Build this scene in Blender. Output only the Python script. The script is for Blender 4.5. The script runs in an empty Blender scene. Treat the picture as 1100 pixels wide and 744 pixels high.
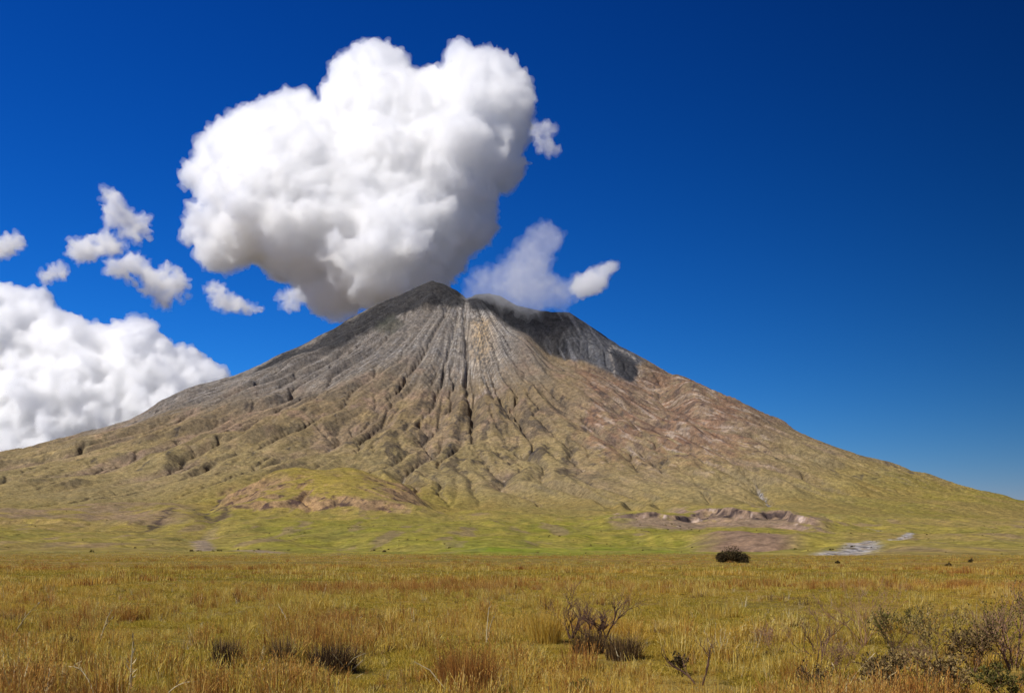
import bpy, math, random
import numpy as np
from mathutils import Vector, Matrix

random.seed(11)
rng = np.random.default_rng(7)
SC = bpy.context.scene
COL = SC.collection
R = math.radians

# ------------------------------------------------------------------ camera
F, CX, HY, ZC = 1179.0, 550.0, 594.0, 2.0        # photo: 1100 x 744
cam_d = bpy.data.cameras.new('camera'); cam = bpy.data.objects.new('camera', cam_d); COL.objects.link(cam)
cam_d.sensor_width = 36.0; cam_d.lens = 36.0 * F / 1100.0
cam_d.shift_y = (HY - 372.0) / 1100.0
cam_d.clip_start = 0.1; cam_d.clip_end = 90000.0
cam.location = (0, 0, ZC); cam.rotation_euler = (R(90), 0, 0)
SC.camera = cam

# ------------------------------------------------------------------ helpers
def tag(o, label=None, cat=None, group=None, kind=None):
    if label: o['label'] = label
    if cat: o['category'] = cat
    if group: o['group'] = group
    if kind: o['kind'] = kind
    return o

def link(name, me, mat=None, parent=None):
    o = bpy.data.objects.new(name, me); COL.objects.link(o)
    if mat is not None:
        if me.materials: me.materials[0] = mat
        else: me.materials.append(mat)
    if parent is not None: o.parent = parent
    return o

def mesh_np(name, V, Fc, smooth=True):
    """V (n,3) floats, Fc (m,k) ints, k = 3 or 4"""
    V = np.asarray(V, np.float32); Fc = np.asarray(Fc, np.int32)
    me = bpy.data.meshes.new(name)
    k = Fc.shape[1]
    me.vertices.add(len(V)); me.vertices.foreach_set('co', V.ravel())
    me.loops.add(Fc.size); me.loops.foreach_set('vertex_index', Fc.ravel())
    me.polygons.add(len(Fc))
    me.polygons.foreach_set('loop_start', np.arange(0, Fc.size, k, dtype=np.int32))
    if smooth: me.polygons.foreach_set('use_smooth', np.ones(len(Fc), bool))
    me.update(calc_edges=True)
    return me

def hash2(ix, iy, seed):
    n = (ix.astype(np.int64) * 374761393 + iy.astype(np.int64) * 668265263 + seed * 974634777) & 0xFFFFFFFF
    n = ((n ^ (n >> 13)) * 1274126177) & 0xFFFFFFFF
    n = ((n ^ (n >> 16)) * 2246822519) & 0xFFFFFFFF
    return (n ^ (n >> 15)) & 0xFFFFFFFF

def perlin(x, y, seed=0):
    x = np.asarray(x, float); y = np.asarray(y, float)
    ix = np.floor(x); iy = np.floor(y); fx = x - ix; fy = y - iy
    u = fx*fx*fx*(fx*(fx*6-15)+10); v = fy*fy*fy*(fy*(fy*6-15)+10)
    def g(a, b):
        an = hash2(ix + a, iy + b, seed) * (2*math.pi/4294967296.0)
        return np.cos(an)*(fx-a) + np.sin(an)*(fy-b)
    return 1.5*((g(0,0)*(1-u)+g(1,0)*u)*(1-v) + (g(0,1)*(1-u)+g(1,1)*u)*v)

def hash3(ix, iy, iz, seed):
    return hash2(ix + iz*7919, iy - iz*104729, seed)
def perlin3(p, seed=0):
    i = np.floor(p); f = p-i; u = f*f*f*(f*(f*6-15)+10); ix, iy, iz = i[:, 0], i[:, 1], i[:, 2]
    out = 0
    for a in (0, 1):
        for b in (0, 1):
            for c in (0, 1):
                h = hash3(ix+a, iy+b, iz+c, seed)
                z = ((h & 0xFFFF)/32767.5 - 1); t = (h >> 16)*(2*math.pi/65536.); q = np.sqrt(np.maximum(1-z*z, 0))
                d = q*np.cos(t)*(f[:, 0]-a) + q*np.sin(t)*(f[:, 1]-b) + z*(f[:, 2]-c)
                out = out + d*(u[:, 0] if a else 1-u[:, 0])*(u[:, 1] if b else 1-u[:, 1])*(u[:, 2] if c else 1-u[:, 2])
    return out*1.6

def fbm(x, y, o=4, seed=0, gain=.5):
    t = 0; a = 1; s = 0
    for i in range(o):
        t = t + a*perlin(x*2**i + 13.7*i, y*2**i - 7.1*i, seed+i*17); s += a; a *= gain
    return t/s

def ss(a, b, x):
    t = np.clip((x-a)/(b-a), 0, 1); return t*t*(3-2*t)

def mixc(c, col, w):
    return c*(1-w[:, None]) + np.asarray(col)[None, :]*w[:, None]

# ------------------------------------------------------------------ terrain height
AX, AY = -330.0, 8100.0          # axis of the volcano
SKY_L = [(-420,560),(-200,532),(0,491),(40,483),(80,473),(120,461),(160,446),(200,428),(250,408),(275,397),(300,383),(335,368),(370,349),(400,333),(430,318),(450,308),(463,303),(475,305),(490,312),(500,320)]
SKY_R = [(510,317),(525,315),(537,317),(555,328),(580,334),(612,336),(640,354),(665,371),(690,384),(720,402),(760,423),(800,443),(850,465),(900,485),(950,503),(1000,520),(1050,534),(1100,546),(1250,568),(1450,584)]
def prof_init(pts):
    rs, hs = [0.0], [1860.0]
    for px, py in pts:
        r = abs((px-CX)/F*AY - AX)
        rs.append(r); hs.append((HY-py)/F*AY)
    i = np.argsort(rs); return np.array(rs)[i], np.array(hs)[i]
PLr, PLh = prof_init(SKY_L); PRr, PRh = prof_init(SKY_R)
PLr = np.append(PLr, 12000.); PLh = np.append(PLh, 5.)
PRr = np.append(PRr, 12000.); PRh = np.append(PRh, 3.)
PF_r = np.array([0, 200, 360, 620, 1000, 1400, 1800, 2250, 2700, 3200, 3600, 4000, 4400, 5000, 6000, 7000, 7500, 9000, 14000.])
PF_h = np.array([1860, 1815, 1722, 1480, 1165, 930, 748, 565, 412, 272, 180, 150, 128, 92, 36, 5, 0, 0, 0.])
def cubic(xk, yk):
    # monotone-ish Hermite interpolation
    d = np.diff(yk)/np.diff(xk)
    m = np.empty(len(xk)); m[0] = d[0]; m[-1] = d[-1]
    m[1:-1] = np.where(d[:-1]*d[1:] > 0, 2*d[:-1]*d[1:]/(d[:-1]+d[1:]+1e-12), 0)
    def f(x):
        x = np.clip(x, xk[0], xk[-1]); i = np.clip(np.searchsorted(xk, x)-1, 0, len(xk)-2)
        h = xk[i+1]-xk[i]; t = (x-xk[i])/h
        return ((2*t**3-3*t**2+1)*yk[i] + (t**3-2*t**2+t)*h*m[i] + (-2*t**3+3*t**2)*yk[i+1] + (t**3-t**2)*h*m[i+1])
    return f
def seg_dist(x, y, pl):
    """distance to a polyline, and 0..1 parameter along it"""
    best = np.full(x.shape, 1e9); par = np.zeros(x.shape)
    P = np.asarray(pl, float); n = len(P)-1
    for i in range(n):
        a, b = P[i], P[i+1]; ab = b-a; L = (ab**2).sum()
        t = np.clip(((x-a[0])*ab[0] + (y-a[1])*ab[1])/L, 0, 1)
        d = np.hypot(x-a[0]-t*ab[0], y-a[1]-t*ab[1])
        m = d < best; best = np.where(m, d, best); par = np.where(m, (i+t)/n, par)
    return best, par
def poly_sd(px, py, poly):
    """signed distance (inside > 0) to a closed outline"""
    P = np.asarray(poly, float); n = len(P); best = np.full(px.shape, 1e9); ins = np.zeros(px.shape, bool)
    for i in range(n):
        a, b = P[i], P[(i+1) % n]; ab = b-a; L = (ab**2).sum()
        t = np.clip(((px-a[0])*ab[0]+(py-a[1])*ab[1])/L, 0, 1)
        best = np.minimum(best, np.hypot(px-a[0]-t*ab[0], py-a[1]-t*ab[1]))
        c = ((a[1] > py) != (b[1] > py)) & (px < (b[0]-a[0])*(py-a[1])/((b[1]-a[1]) or 1e-9)+a[0])
        ins ^= c
    return np.where(ins, best, -best)
def W(px, Y): return ((px-CX)/F*Y, Y)

def cone(x, y):
    dx = x-AX; dy = y-AY; r = np.hypot(dx, dy)+1e-6
    s2 = (dx/r)**2
    wob = 1 + .05*perlin(dx/1500., dy/1500., 5)*ss(500, 1500, r)
    fL = cubic(PLr, PLh); fR = cubic(PRr, PRh); fF = cubic(PF_r, PF_h)
    lin = ss(1300, 700, r)*.8
    side = np.where(dx < 0, fL(r)*(1-lin) + np.interp(r, PLr, PLh)*lin, fR(r)*(1-lin) + np.interp(r, PRr, PRh)*lin)
    return side*s2 + fF(r*wob)*(1-s2)
# fit the two flank profiles to the skyline seen from the plain
for it in range(8):
    for pts, pr, ph in ((SKY_L, PLr, PLh), (SKY_R, PRr, PRh)):
        yy = np.linspace(4500, 9300, 240)
        for px, py in pts:
            xx = (px-CX)/F*yy
            e = (cone(xx, yy)-ZC)/yy; k = e.argmax()
            r0 = abs((px-CX)/F*AY - AX); j = np.abs(pr-r0).argmin()
            want = (HY-py)/F
            ph[j] *= (want/e[k])**.7

RAVINE = [W(533,8010), W(565,7960), W(605,7890), W(645,7800), W(690,7600), W(722,7200), W(762,6600), W(812,5400)]
CREST = [(350,361),(400,335),(430,319),(450,308),(464,301),(477,307),(490,314),(499,321),(510,318),(525,315),(537,318),(555,328),(580,334),(612,336),(640,354),(665,371),(690,384),(720,402)]
CREST_P = [W(a, AY) for a, b in CREST]; CREST_Z = [(HY-b)/F*AY+ZC for a, b in CREST]
SPUR = np.array([(505,326,7850),(529,335,7800),(545,350,7770),(565,359,7740),(588,379,7690),(604,385,7650),(624,388,7600),(644,395,7540),(662,404,7470),(678,413,7390),(700,427,7240),(722,443,7040),(750,466,6700)], float)
def ravine_cap(x, y, px):
    """highest ground allowed round the front ridge: its near slope, the ravine behind it, and the far wall up to the rim"""
    ys = np.interp(px, SPUR[:, 0], SPUR[:, 2]); zs = (HY-np.interp(px, SPUR[:, 0], SPUR[:, 1]))/F*ys + ZC
    sky = np.array(CREST, float); zk = (HY-np.interp(px, sky[:, 0], sky[:, 1]))/F*AY + ZC
    u = y-ys; zr = zs-58
    wall = np.maximum((zk-zr)/np.maximum(AY-ys-125, 60)*1.03, .35)
    return np.where(u < 0, zs + .42*u, np.where(u < 125, zs - .464*u, zr + wall*(u-125)))
RAVINE = [W(533,8010), W(565,7900), W(605,7790), W(645,7680), W(690,7480), W(722,7150), W(762,6600), W(812,5400)]
RIVER_R = [W(810,5400), W(828,4950), W(803,4400), W(812,4150), W(840,3850), W(848,3400), W(925,3000), W(985,2600), W(950,2050), W(928,1550), W(912,1150), W(885,840)]
GULLY_L = [W(250,4700), W(232,4000), W(222,3300), W(235,2700), W(205,2000), W(225,1500), W(292,950)]
def smax(a, b, k):
    h = np.clip(.5+.5*(a-b)/k, 0, 1); return b*(1-h)+a*h+k*h*(1-h)
def edge_r(x, y, n1, n2):
    px = CX + F*x/np.maximum(y, 300.)
    return 2880 + 130*n1 + 110*n2 + 50*np.sin(px/13.) + 55*fbm(x/45., y/150., 3, 35) - 2.2*np.abs(px-770)
def base_height(x, y):
    h = cone(x, y)
    px = CX + F*x/np.maximum(y, 300.)
    n1 = fbm(x/420., y/420., 3, 31); n2 = fbm(x/160., y/160., 3, 32)
    roll = ss(800, 1500, y)*ss(5200, 4000, y)
    h = h + roll*(24*fbm(x/330., y/620., 3, 36) + 9*fbm(x/110., y/240., 3, 37))*ss(6500, 5500, np.abs(x))
    # low tuff hill with a scarp, left of the middle
    px = CX + F*x/np.maximum(y, 300.)
    n0 = fbm(x/90., y/300., 3, 33)
    edge = 3430 + 170*n1 + 60*n2 + 60*n0 + 70*np.cos((px-340)/47.)
    win = ss(205, 310, px + 25*n2)*ss(490, 375, px + 30*n2)
    M = 172 + (y-3450)*.196 + 16*n1 + 12*n2
    front = .45*ss(edge-420, edge+20, y) + .55*ss(edge-95 - 60*n1, edge+10, y)
    hill = (M-h)*win*front
    h = np.where(hill > 0, h + hill*ss(4700, 4100, y), h)
    # stepped terrace with two eroded banks, right of the middle
    e1 = edge_r(x, y, n1, n2)
    w1 = ss(620, 720, px + 15*n2)*ss(930, 835, px + 15*n2)
    h = h + w1*(.55*ss(e1-26, e1+10, y) + .45*ss(e1-200, e1, y))*ss(4700, 3300, y)*np.clip(31 + 20*fbm(x/170., x*0+3.3, 3, 34), 14, 46)
    e0 = 1620 + 90*n1 + 60*n2 + 25*fbm(x/25., y/60., 3, 38)
    w0 = ss(725, 775, px)*ss(900, 850, px)
    h = h + w0*ss(e0-160, e0+30, y)*ss(2700, 1900, y)*14
    # left: small terraces
    e2 = 2900 + 250*n1 + 90*n2
    h = h + 14*ss(e2-60, e2+10, y)*ss(4500, 3300, y)*ss(240, 180, px)
    d, t = seg_dist(x + 40*n2, y, RAVINE)
    h = h - 70*np.exp(-(d/(80+60*t))**2)*ss(.5, .68, t)*ss(1.0, .8, t)
    d, t = seg_dist(x, y, CREST_P)
    zs = np.interp(t, np.linspace(0, 1, len(CREST_Z)), CREST_Z)
    h = np.where(d < 400, smax(h, zs - .62*d, 4), h)
    wq = ss(512, 538, px)*ss(752, 706, px)*ss(6200, 6700, y)
    cap = ravine_cap(x + 14*n2, y + 22*n2 + 12*n1, px + 2*n2)
    h = h*(1-wq) + np.where(wq > 0, -smax(-h, -cap, 8), h)*wq
    d, t = seg_dist(x + 25*n2, y, RIVER_R)
    h = h - (26*np.exp(-(d/60)**2)*ss(.75, .3, t) + 2.5*np.exp(-(d/28)**2)*ss(1, .9, t))
    d, t = seg_dist(x + 25*n2, y, GULLY_L)
    h = h - 11*np.exp(-(d/34)**2)*ss(.0, .12, t)*ss(.8, .6, t)
    return h

# stream-power erosion on a regular grid (gives the cone its branching gullies)
GX0, GX1, GY0, GY1, GD = -5600., 6100., 3100., 9300., 15.0
gx = np.arange(GX0, GX1, GD); gy = np.arange(GY0, GY1, GD)
GXX, GYY = np.meshgrid(gx, gy)
def erode():
    h0 = base_height(GXX, GYY)
    rr = np.hypot(GXX-AX, GYY-AY)
    ang = np.arctan2(GXX-AX, AY-GYY)
    rib = fbm(ang*13 + .5*fbm(GXX/600., GYY/600., 2, 3), rr/1500., 3, 71)
    wp = 1.0*fbm(GXX/620., GYY/620., 2, 4)
    spur = .45 - np.abs(perlin(ang*15 + wp, rr/2600., 72)) - .55*np.abs(perlin(ang*31 + 1.5*wp, rr/1700., 73))
    h = h0 + 58*spur*(.5 + 1.3*fbm(GXX/800., GYY/800., 2, 74)).clip(.1, 1.3)*ss(400, 2100, rr)*ss(4000, 3500, rr + 250*rib)*ss(60, 200, h0)*ss(7900, 7500, GYY) + (26*rib*ss(150, 900, rr) + (5*fbm(GXX/150., GYY/150., 3, 8) + 26*fbm(ang*20 + wp, rr/900., 4, 9) + 62*fbm(ang*7 + .6*wp, rr/2600., 3, 10)*ss(500, 1500, rr)) + 1.2*rng.standard_normal(h0.shape))*ss(60, 500, h0)
    ny, nx = h.shape
    idx = np.arange(ny*nx).reshape(ny, nx)
    offs = [(-1,-1),(-1,0),(-1,1),(0,-1),(0,1),(1,-1),(1,0),(1,1)]
    hard = 1 + .5*fbm(GXX/500., GYY/500., 3, 55)
    A = None
    for it in range(11):
        best = np.zeros((ny, nx)); rec = idx.copy()
        hp = np.pad(h, 1, mode='edge')
        for dy, dx in offs:
            nb = hp[1+dy:1+dy+ny, 1+dx:1+dx+nx]
            s = (h-nb)/(GD*math.hypot(dx, dy))*(1+.18*rng.random((ny, nx)))
            ii = np.clip(np.arange(ny)[:, None]+dy, 0, ny-1)*nx + np.clip(np.arange(nx)[None, :]+dx, 0, nx-1)
            m = s > best; best = np.where(m, s, best); rec = np.where(m, ii, rec)
        order = np.argsort(h, axis=None)
        rl = rec.ravel().tolist(); ol = order.tolist()
        a = [1.0]*(ny*nx)
        for i in reversed(ol):
            j = rl[i]
            if j != i: a[j] += a[i]
        A = np.array(a)
        K = .020*hard.ravel()*np.minimum(A, 900)**.5
        K = (K*ss(20, 160, h).ravel()).tolist()
        hl = h.ravel().tolist()
        for i in ol:
            j = rl[i]
            if j != i:
                hl[i] = (hl[i] + K[i]*hl[j])/(1+K[i])
        h = np.array(hl).reshape(ny, nx)
        # slope creep
        hp = np.pad(h, 1, mode='edge')
        lap = hp[:-2,1:-1]+hp[2:,1:-1]+hp[1:-1,:-2]+hp[1:-1,2:]-4*h
        h = h + .018*lap
    d = h - h0
    # keep the mean level: take the broad lowering out again
    def blur(a, n):
        for _ in range(2):
            for ax in (0, 1):
                pad = [(0,0),(0,0)]; pad[ax] = (n, n)
                c = np.cumsum(np.pad(a, pad, mode='edge'), axis=ax)
                c = np.insert(c, 0, 0, axis=ax)
                a = (np.take(c, range(2*n+1, c.shape[ax]), ax) - np.take(c, range(0, c.shape[ax]-2*n-1), ax))/(2*n+1)
        return a
    broad = blur(d, 22)
    d = d - broad + 10
    fade = ss(GX0, GX0+500, GXX)*ss(GX1, GX1-500, GXX)*ss(GY0, GY0+400, GYY)*ss(GY1, GY1-300, GYY)
    d = 1.15*d*(.55 + .85*ss(-.3, .3, fbm(GXX/620., GYY/620., 3, 77)))*fade*(.45 + .55*ss(350, 1100, rr))*(1 - .8*np.exp(-((GYY-AY)/60.)**2)*ss(1300, 1500, h0))
    return d, np.log(A.reshape(ny, nx)), blur(d, 4)
ERO, LOGA, ERO_S = erode()
def sample(G, x, y):
    u = np.clip((x-GX0)/GD, 0, len(gx)-1.001); v = np.clip((y-GY0)/GD, 0, len(gy)-1.001)
    i = u.astype(int); j = v.astype(int); a = u-i; b = v-j
    return (G[j,i]*(1-a)+G[j,i+1]*a)*(1-b) + (G[j+1,i]*(1-a)+G[j+1,i+1]*a)*b
def height(x, y):
    x = np.asarray(x, float); y = np.asarray(y, float)
    inb = (x > GX0) & (x < GX1) & (y > GY0) & (y < GY1)
    h = base_height(x, y)
    h = h + np.where(inb, sample(ERO, x, y), 0)
    far = ss(60, 400, h)
    rr_ = np.hypot(x-AX, y-AY); an_ = np.arctan2(x-AX, AY-y)
    h = h + far*(2.2*fbm(x/55., y/55., 3, 91) + 4.5*ss(4500, 2500, rr_)*(.3-np.abs(perlin(an_*75 + .8*perlin(x/170., y/170., 96), rr_/330., 97))) + 3.5*fbm(an_*190, rr_/120., 2, 98)*ss(3500, 1500, rr_)*ss(200, 600, rr_))
    h = h + 1.4*fbm(x/60., y/60., 3, 92)*ss(500, 1500, np.hypot(x, y))
    dist = np.hypot(x, y)
    h = h + (.16*fbm(x/9., y/9., 3, 93) + .35*perlin(x/45., y/45., 94)*ss(20, 80, dist) + 1.1*perlin(x/150., y/130., 95)*ss(120, 330, dist))*ss(3, 10, dist)*ss(1500, 500, dist)
    return h
def ground_z(x, y):
    return height(np.array([x], float), np.array([y], float))[0]

# ------------------------------------------------------------------ terrain meshes
SPLIT = 640.0
def polar(az, rad):
    A_, R_ = np.meshgrid(az, rad)
    return R_*np.sin(A_), R_*np.cos(A_)
def grid_faces(nr, nc):
    i = np.arange(nr-1)[:, None]*nc + np.arange(nc-1)[None, :]
    return np.stack([i, i+1, i+nc+1, i+nc], -1).reshape(-1, 4)
az_in = np.radians(np.linspace(-27.5, 27.5, 1060))
az_w = np.radians(np.concatenate([np.linspace(-50, -27.6, 110), np.degrees(az_in), np.linspace(27.6, 50, 110)]))
rad_m = np.concatenate([np.geomspace(SPLIT, 3000, 430), np.arange(3010, 8350, 8.2), np.linspace(8365, 9200, 40), np.linspace(9300, 11900, 16)])
mx, my = polar(az_w, rad_m)
mz = height(mx.ravel(), my.ravel()).reshape(mx.shape)
def terrain_colour(x, y, z, nz):
    """albedo of rock, ash, grass and gravel from where they are on the mountain, plus shade painted near the summit"""
    n = len(x)
    px = CX + F*x/np.maximum(y, 300.); py = HY - F*(z-ZC)/np.maximum(y, 300.)
    dx = x-AX; dy = AY-y; r = np.hypot(dx, dy); ang = np.arctan2(dx, dy)
    s = dx/(r+1)
    la = sample(LOGA, x, y); er = sample(ERO, x, y); ers = sample(ERO_S, x, y)
    inb = ((x > GX0) & (x < GX1) & (y > GY0) & (y < GY1)).astype(float)
    n1 = fbm(x/700., y/700., 4, 201); n2 = fbm(x/190., y/190., 4, 202); n3 = fbm(x/50., y/50., 3, 203); n4 = fbm(x/17., y/17., 2, 204)
    streak = fbm(ang*70 + .6*n2, r/700., 3, 205); streak2 = fbm(ang*170, r/260., 2, 206)
    c = np.tile(np.array([.215, .160, .052]), (n, 1))                      # dry grass
    green = ss(-.25, .45, n1 + .5*n2 + .25*n3)
    c = mixc(c, (.182, .158, .030), .8*green)
    c = mixc(c, (.25, .185, .07), ss(.1, .5, n3+.4*n2)*.5)
    meadow = ss(3600, 2600, y + 500*n1)*ss(650, 1000, y)*ss(150, 330, px)*ss(960, 640, px)
    c = mixc(c, (.172, .168, .020), meadow*(.55+.6*n2).clip(0, 1))
    pat = fbm(x/38., y/190., 4, 251)
    c = mixc(c, (.245, .195, .040), ss(.02, .4, pat + .3*n1)*ss(4200, 3400, y)*.65)
    c = mixc(c, (.120, .112, .030), ss(.1, .45, -pat + .3*n3)*ss(4200, 3400, y)*.55)
    c = mixc(c, (.19, .135, .075), ss(.18, .4, fbm(x/60., y/330., 3, 252) - .2*n1)*ss(4200, 3400, y)*.7)
    bright = ss(1900, 1300, y + 300*n2)*ss(430, 540, px)*ss(790, 690, px)*ss(700, 900, y)
    c = mixc(c, (.135, .170, .016), bright*(.6+.8*n2).clip(0, 1))
    # golden mound below the ribs, left of the middle
    gold = ss(3300, 3600, y)*ss(5600, 4800, y)*np.exp(-((px-365)/125.)**2)
    c = mixc(c, (.25, .19, .042), gold*ss(-.6, .2, n2 + .4*n3)*.85)
    # brown slopes higher up
    zb = z + 110*n1 + 70*n2 - 330*ss(.3, .95, s) - 260*np.exp(-((px-355)/125.)**2)*ss(5600, 4700, y)
    brown = ss(85, 330, zb)
    cb = np.tile(np.array([.225, .166, .102]), (n, 1))
    cb = mixc(cb, (.180, .134, .074), ss(-.15, .35, n2 + .5*streak + .02*ers)*.8)
    cb = mixc(cb, (.250, .170, .118), ss(.05, .45, -n2 + .4*n3)*.75)
    cb = mixc(cb, (.26, .205, .085), ss(-4, 8, ers)*ss(900, 400, z)*.6)
    c = c*(1-brown[:, None]) + cb*brown[:, None]
    # grey ash and rock at the top
    grey = ss(930, 1420, z + 170*n1 + 120*n2 + 130*streak - 330*ss(.2, .9, s) + 330*ss(-.3, -.95, s))
    cg = np.tile(np.array([.178, .162, .146]), (n, 1))
    cg = mixc(cg, (.120, .108, .098), ss(.0, .4, streak + .5*n2 + .3*n3))
    cg = mixc(cg, (.31, .29, .27), ss(.16, .48, streak2 + .4*n2 + .2*n4)*.8)
    c = c*(1-grey[:, None]) + cg*grey[:, None]
    # pale carbonatite streaks on the front buttress
    but = np.maximum(.62*np.exp(-((ang-.0 - .2*n2)/.42)**2)*ss(-.25, .25, n2 + .5*n1), np.exp(-((px-518 - 16*n2)/26.)**2))*ss(1650, 550, r + 600*n2 + 300*streak)*ss(180, 330, r)
    c = mixc(c, (.26, .24, .215), but*.45)
    c = mixc(c, (.46, .44, .41), but*ss(-.05, .32, streak2 + .35*streak + .2*n4))
    c = mixc(c, (.085, .080, .078), but*ss(.08, .36, -streak2 + .3*n3 + .2*streak)*.85)
    och = np.exp(-((px-517)/13.)**2)*ss(405, 375, py)*ss(337, 346, py)
    c = mixc(c, (.46, .33, .18), och*ss(-.25, .25, streak2 + .3*n3)*.9)
    # reddish rock right of the ravine ridge
    red = ss(612, 650, px + 40*n2)*ss(860, 780, px + 40*n2)*ss(385, 405, py)*ss(520, 470, py + 25*n2)
    c = mixc(c, (.225, .125, .082), red*ss(-.35, .25, n2 + .5*streak)*.8)
    rk = fbm(ang*58 + .5*n2, r/210., 3, 212)
    c = mixc(c, (.38, .30, .24), red*ss(.10, .38, rk + .25*n4)*.8)
    c = mixc(c, (.085, .055, .048), red*ss(.08, .36, -rk + .3*n3)*.7)
    c = mixc(c, (.07, .05, .05), red*ss(.2, .5, n3 + .5*n4)*.7)
    # steep gully walls: bare dark rock in patches
    gul = inb*ss(2.6, 5.5, la)*ss(-2, -15, er)*ss(170, 330, z)
    c = mixc(c, (.048, .042, .042), gul*ss(-.04, .28, n2 + .6*n3)*.8)
    c = mixc(c, (.34, .30, .25), gul*ss(.2, .4, -n2 + .5*n4)*.55)
    mott = fbm(ang*46 + .8*n2, r/120., 3, 231)
    amt = ss(250, 500, z)*(.35 + .6*ss(-.1, .4, n1 + .6*n2))
    c = c*(1 + (.7*mott*amt)[:, None]).clip(.35, 1.6)
    core = ss(370, 430, px + 40*n2)*ss(690, 600, px + 40*n2)*ss(230, 380, z)*ss(1150, 850, z)
    jag = fbm(ang*30 + 1.4*n2 + .5*n3, r/230., 4, 241)
    c = mixc(c, (.062, .050, .042), core*ss(.04, .30, jag)*.7)
    c = mixc(c, (.26, .195, .095), core*ss(.05, .40, -jag + .3*n3)*.6)
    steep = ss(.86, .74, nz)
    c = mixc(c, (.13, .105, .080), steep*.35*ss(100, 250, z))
    blot = ss(.30, .52, fbm(x/75. , y/110., 4, 221) + .3*n2)*ss(250, 500, z)*ss(1650, 1400, z)
    c = mixc(c, (.060, .052, .048), blot*.75*(1-but))
    # cloud shade painted into the lava colour of the crest and ravine
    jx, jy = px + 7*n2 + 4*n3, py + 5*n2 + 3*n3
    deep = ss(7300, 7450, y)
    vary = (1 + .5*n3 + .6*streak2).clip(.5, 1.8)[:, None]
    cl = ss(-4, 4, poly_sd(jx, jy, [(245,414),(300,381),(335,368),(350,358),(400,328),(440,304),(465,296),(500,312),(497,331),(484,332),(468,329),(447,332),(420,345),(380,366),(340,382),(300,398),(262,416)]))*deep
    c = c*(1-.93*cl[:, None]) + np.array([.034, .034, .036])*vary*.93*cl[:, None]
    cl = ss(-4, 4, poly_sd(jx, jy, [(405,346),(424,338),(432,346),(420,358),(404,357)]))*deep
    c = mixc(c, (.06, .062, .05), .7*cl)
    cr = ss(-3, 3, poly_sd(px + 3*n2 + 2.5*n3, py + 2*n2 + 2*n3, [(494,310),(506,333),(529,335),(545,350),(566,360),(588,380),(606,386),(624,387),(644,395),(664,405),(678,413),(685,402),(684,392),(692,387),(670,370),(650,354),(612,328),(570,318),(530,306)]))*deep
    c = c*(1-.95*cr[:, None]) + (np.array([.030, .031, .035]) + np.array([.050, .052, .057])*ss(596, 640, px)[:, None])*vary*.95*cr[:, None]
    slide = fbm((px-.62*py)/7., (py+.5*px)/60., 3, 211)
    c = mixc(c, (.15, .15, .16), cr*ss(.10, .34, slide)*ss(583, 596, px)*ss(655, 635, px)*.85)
    hole_shade = .75*ss(-4, 4, poly_sd(px + 5*n3 + 4*n2, py + 4*n3, [(658,376),(672,382),(684,391),(684,402),(677,412),(664,402)]))*deep
    c = mixc(c, (.028, .028, .031), hole_shade)  # shade inside the hollow at the ravine mouth, painted near black
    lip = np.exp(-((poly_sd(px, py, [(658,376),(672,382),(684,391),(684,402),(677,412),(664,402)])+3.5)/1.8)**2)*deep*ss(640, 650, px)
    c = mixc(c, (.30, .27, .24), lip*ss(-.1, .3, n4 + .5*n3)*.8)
    # scarps: bare earth where the ground is steep near the foot
    low = ss(330, 240, z)
    sc_l = low*ss(.968, .90, nz)*ss(225, 250, px)*ss(470, 440, px)*ss(2800, 3100, y)
    c = mixc(c, (.235, .150, .085), sc_l*.85)
    c = mixc(c, (.070, .045, .036), sc_l*ss(.05, .40, n3 + .5*n4))
    sc_r = low*ss(.985, .93, nz)*ss(640, 670, px)*ss(900, 870, px)*ss(1900, 2100, y)*ss(3700, 3300, y)
    e1 = edge_r(x, y, fbm(x/420., y/420., 3, 31), fbm(x/160., y/160., 3, 32))
    yb = y - e1 + 12*n4 + 30*n3
    c = mixc(c, (.205, .140, .105), np.maximum(sc_r, .9*ss(645, 690, px + 18*n3)*ss(880, 845, px + 18*n3)*ss(-330, -200, yb)*ss(40, 10, yb))*ss(-.9, -.2, n3 + n2)*.9)
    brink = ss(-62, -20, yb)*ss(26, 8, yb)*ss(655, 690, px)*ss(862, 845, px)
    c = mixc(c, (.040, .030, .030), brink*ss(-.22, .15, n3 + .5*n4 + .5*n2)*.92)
    c = mixc(c, (.34, .26, .21), sc_r*ss(.28, .5, -n3 + .4*n4))
    bank = ss(725, 785, px + 20*n3)*ss(880, 830, px)*ss(1340, 1440, y)*ss(2000, 1800, y + 160*n3)
    c = mixc(c, (.185, .118, .085), bank*.9)
    lt = ss(225, 190, px + 25*n2)*ss(2700, 3000, y + 200*n2)*ss(4400, 3900, y + 200*n2)
    c = mixc(c, (.195, .135, .088), lt*ss(-.35, .2, n2 + .4*n3)*.75)
    for gl_ in ([W(215,3900), W(185,3300), W(165,2750), W(152,2500)], [W(236,4100), W(226,3700), W(243,3300), W(226,3000)]):
        d, t = seg_dist(x + 22*n3, y + 60*n3, gl_)
        c = mixc(c, (.050, .036, .032), np.exp(-(d/(7+14*t*t))**2)*ss(-.35, .0, n3 + .4*n4 + .5*t)*.85)
    # gravel beds
    d, t = seg_dist(x + 20*n3 + 16*n2, y + 70*n3, RIVER_R)
    wid = 9 + 17*ss(.6, .95, t)
    gr = np.exp(-(d/wid)**4)*ss(-.45, .0, n3 + .5*n4 + .25)*ss(.0, .05, t)*(.25 + .75*np.maximum(ss(.30, .1, t), ss(.55, .68, t)))
    c = mixc(c, (.33, .31, .30), gr*.9)
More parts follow.
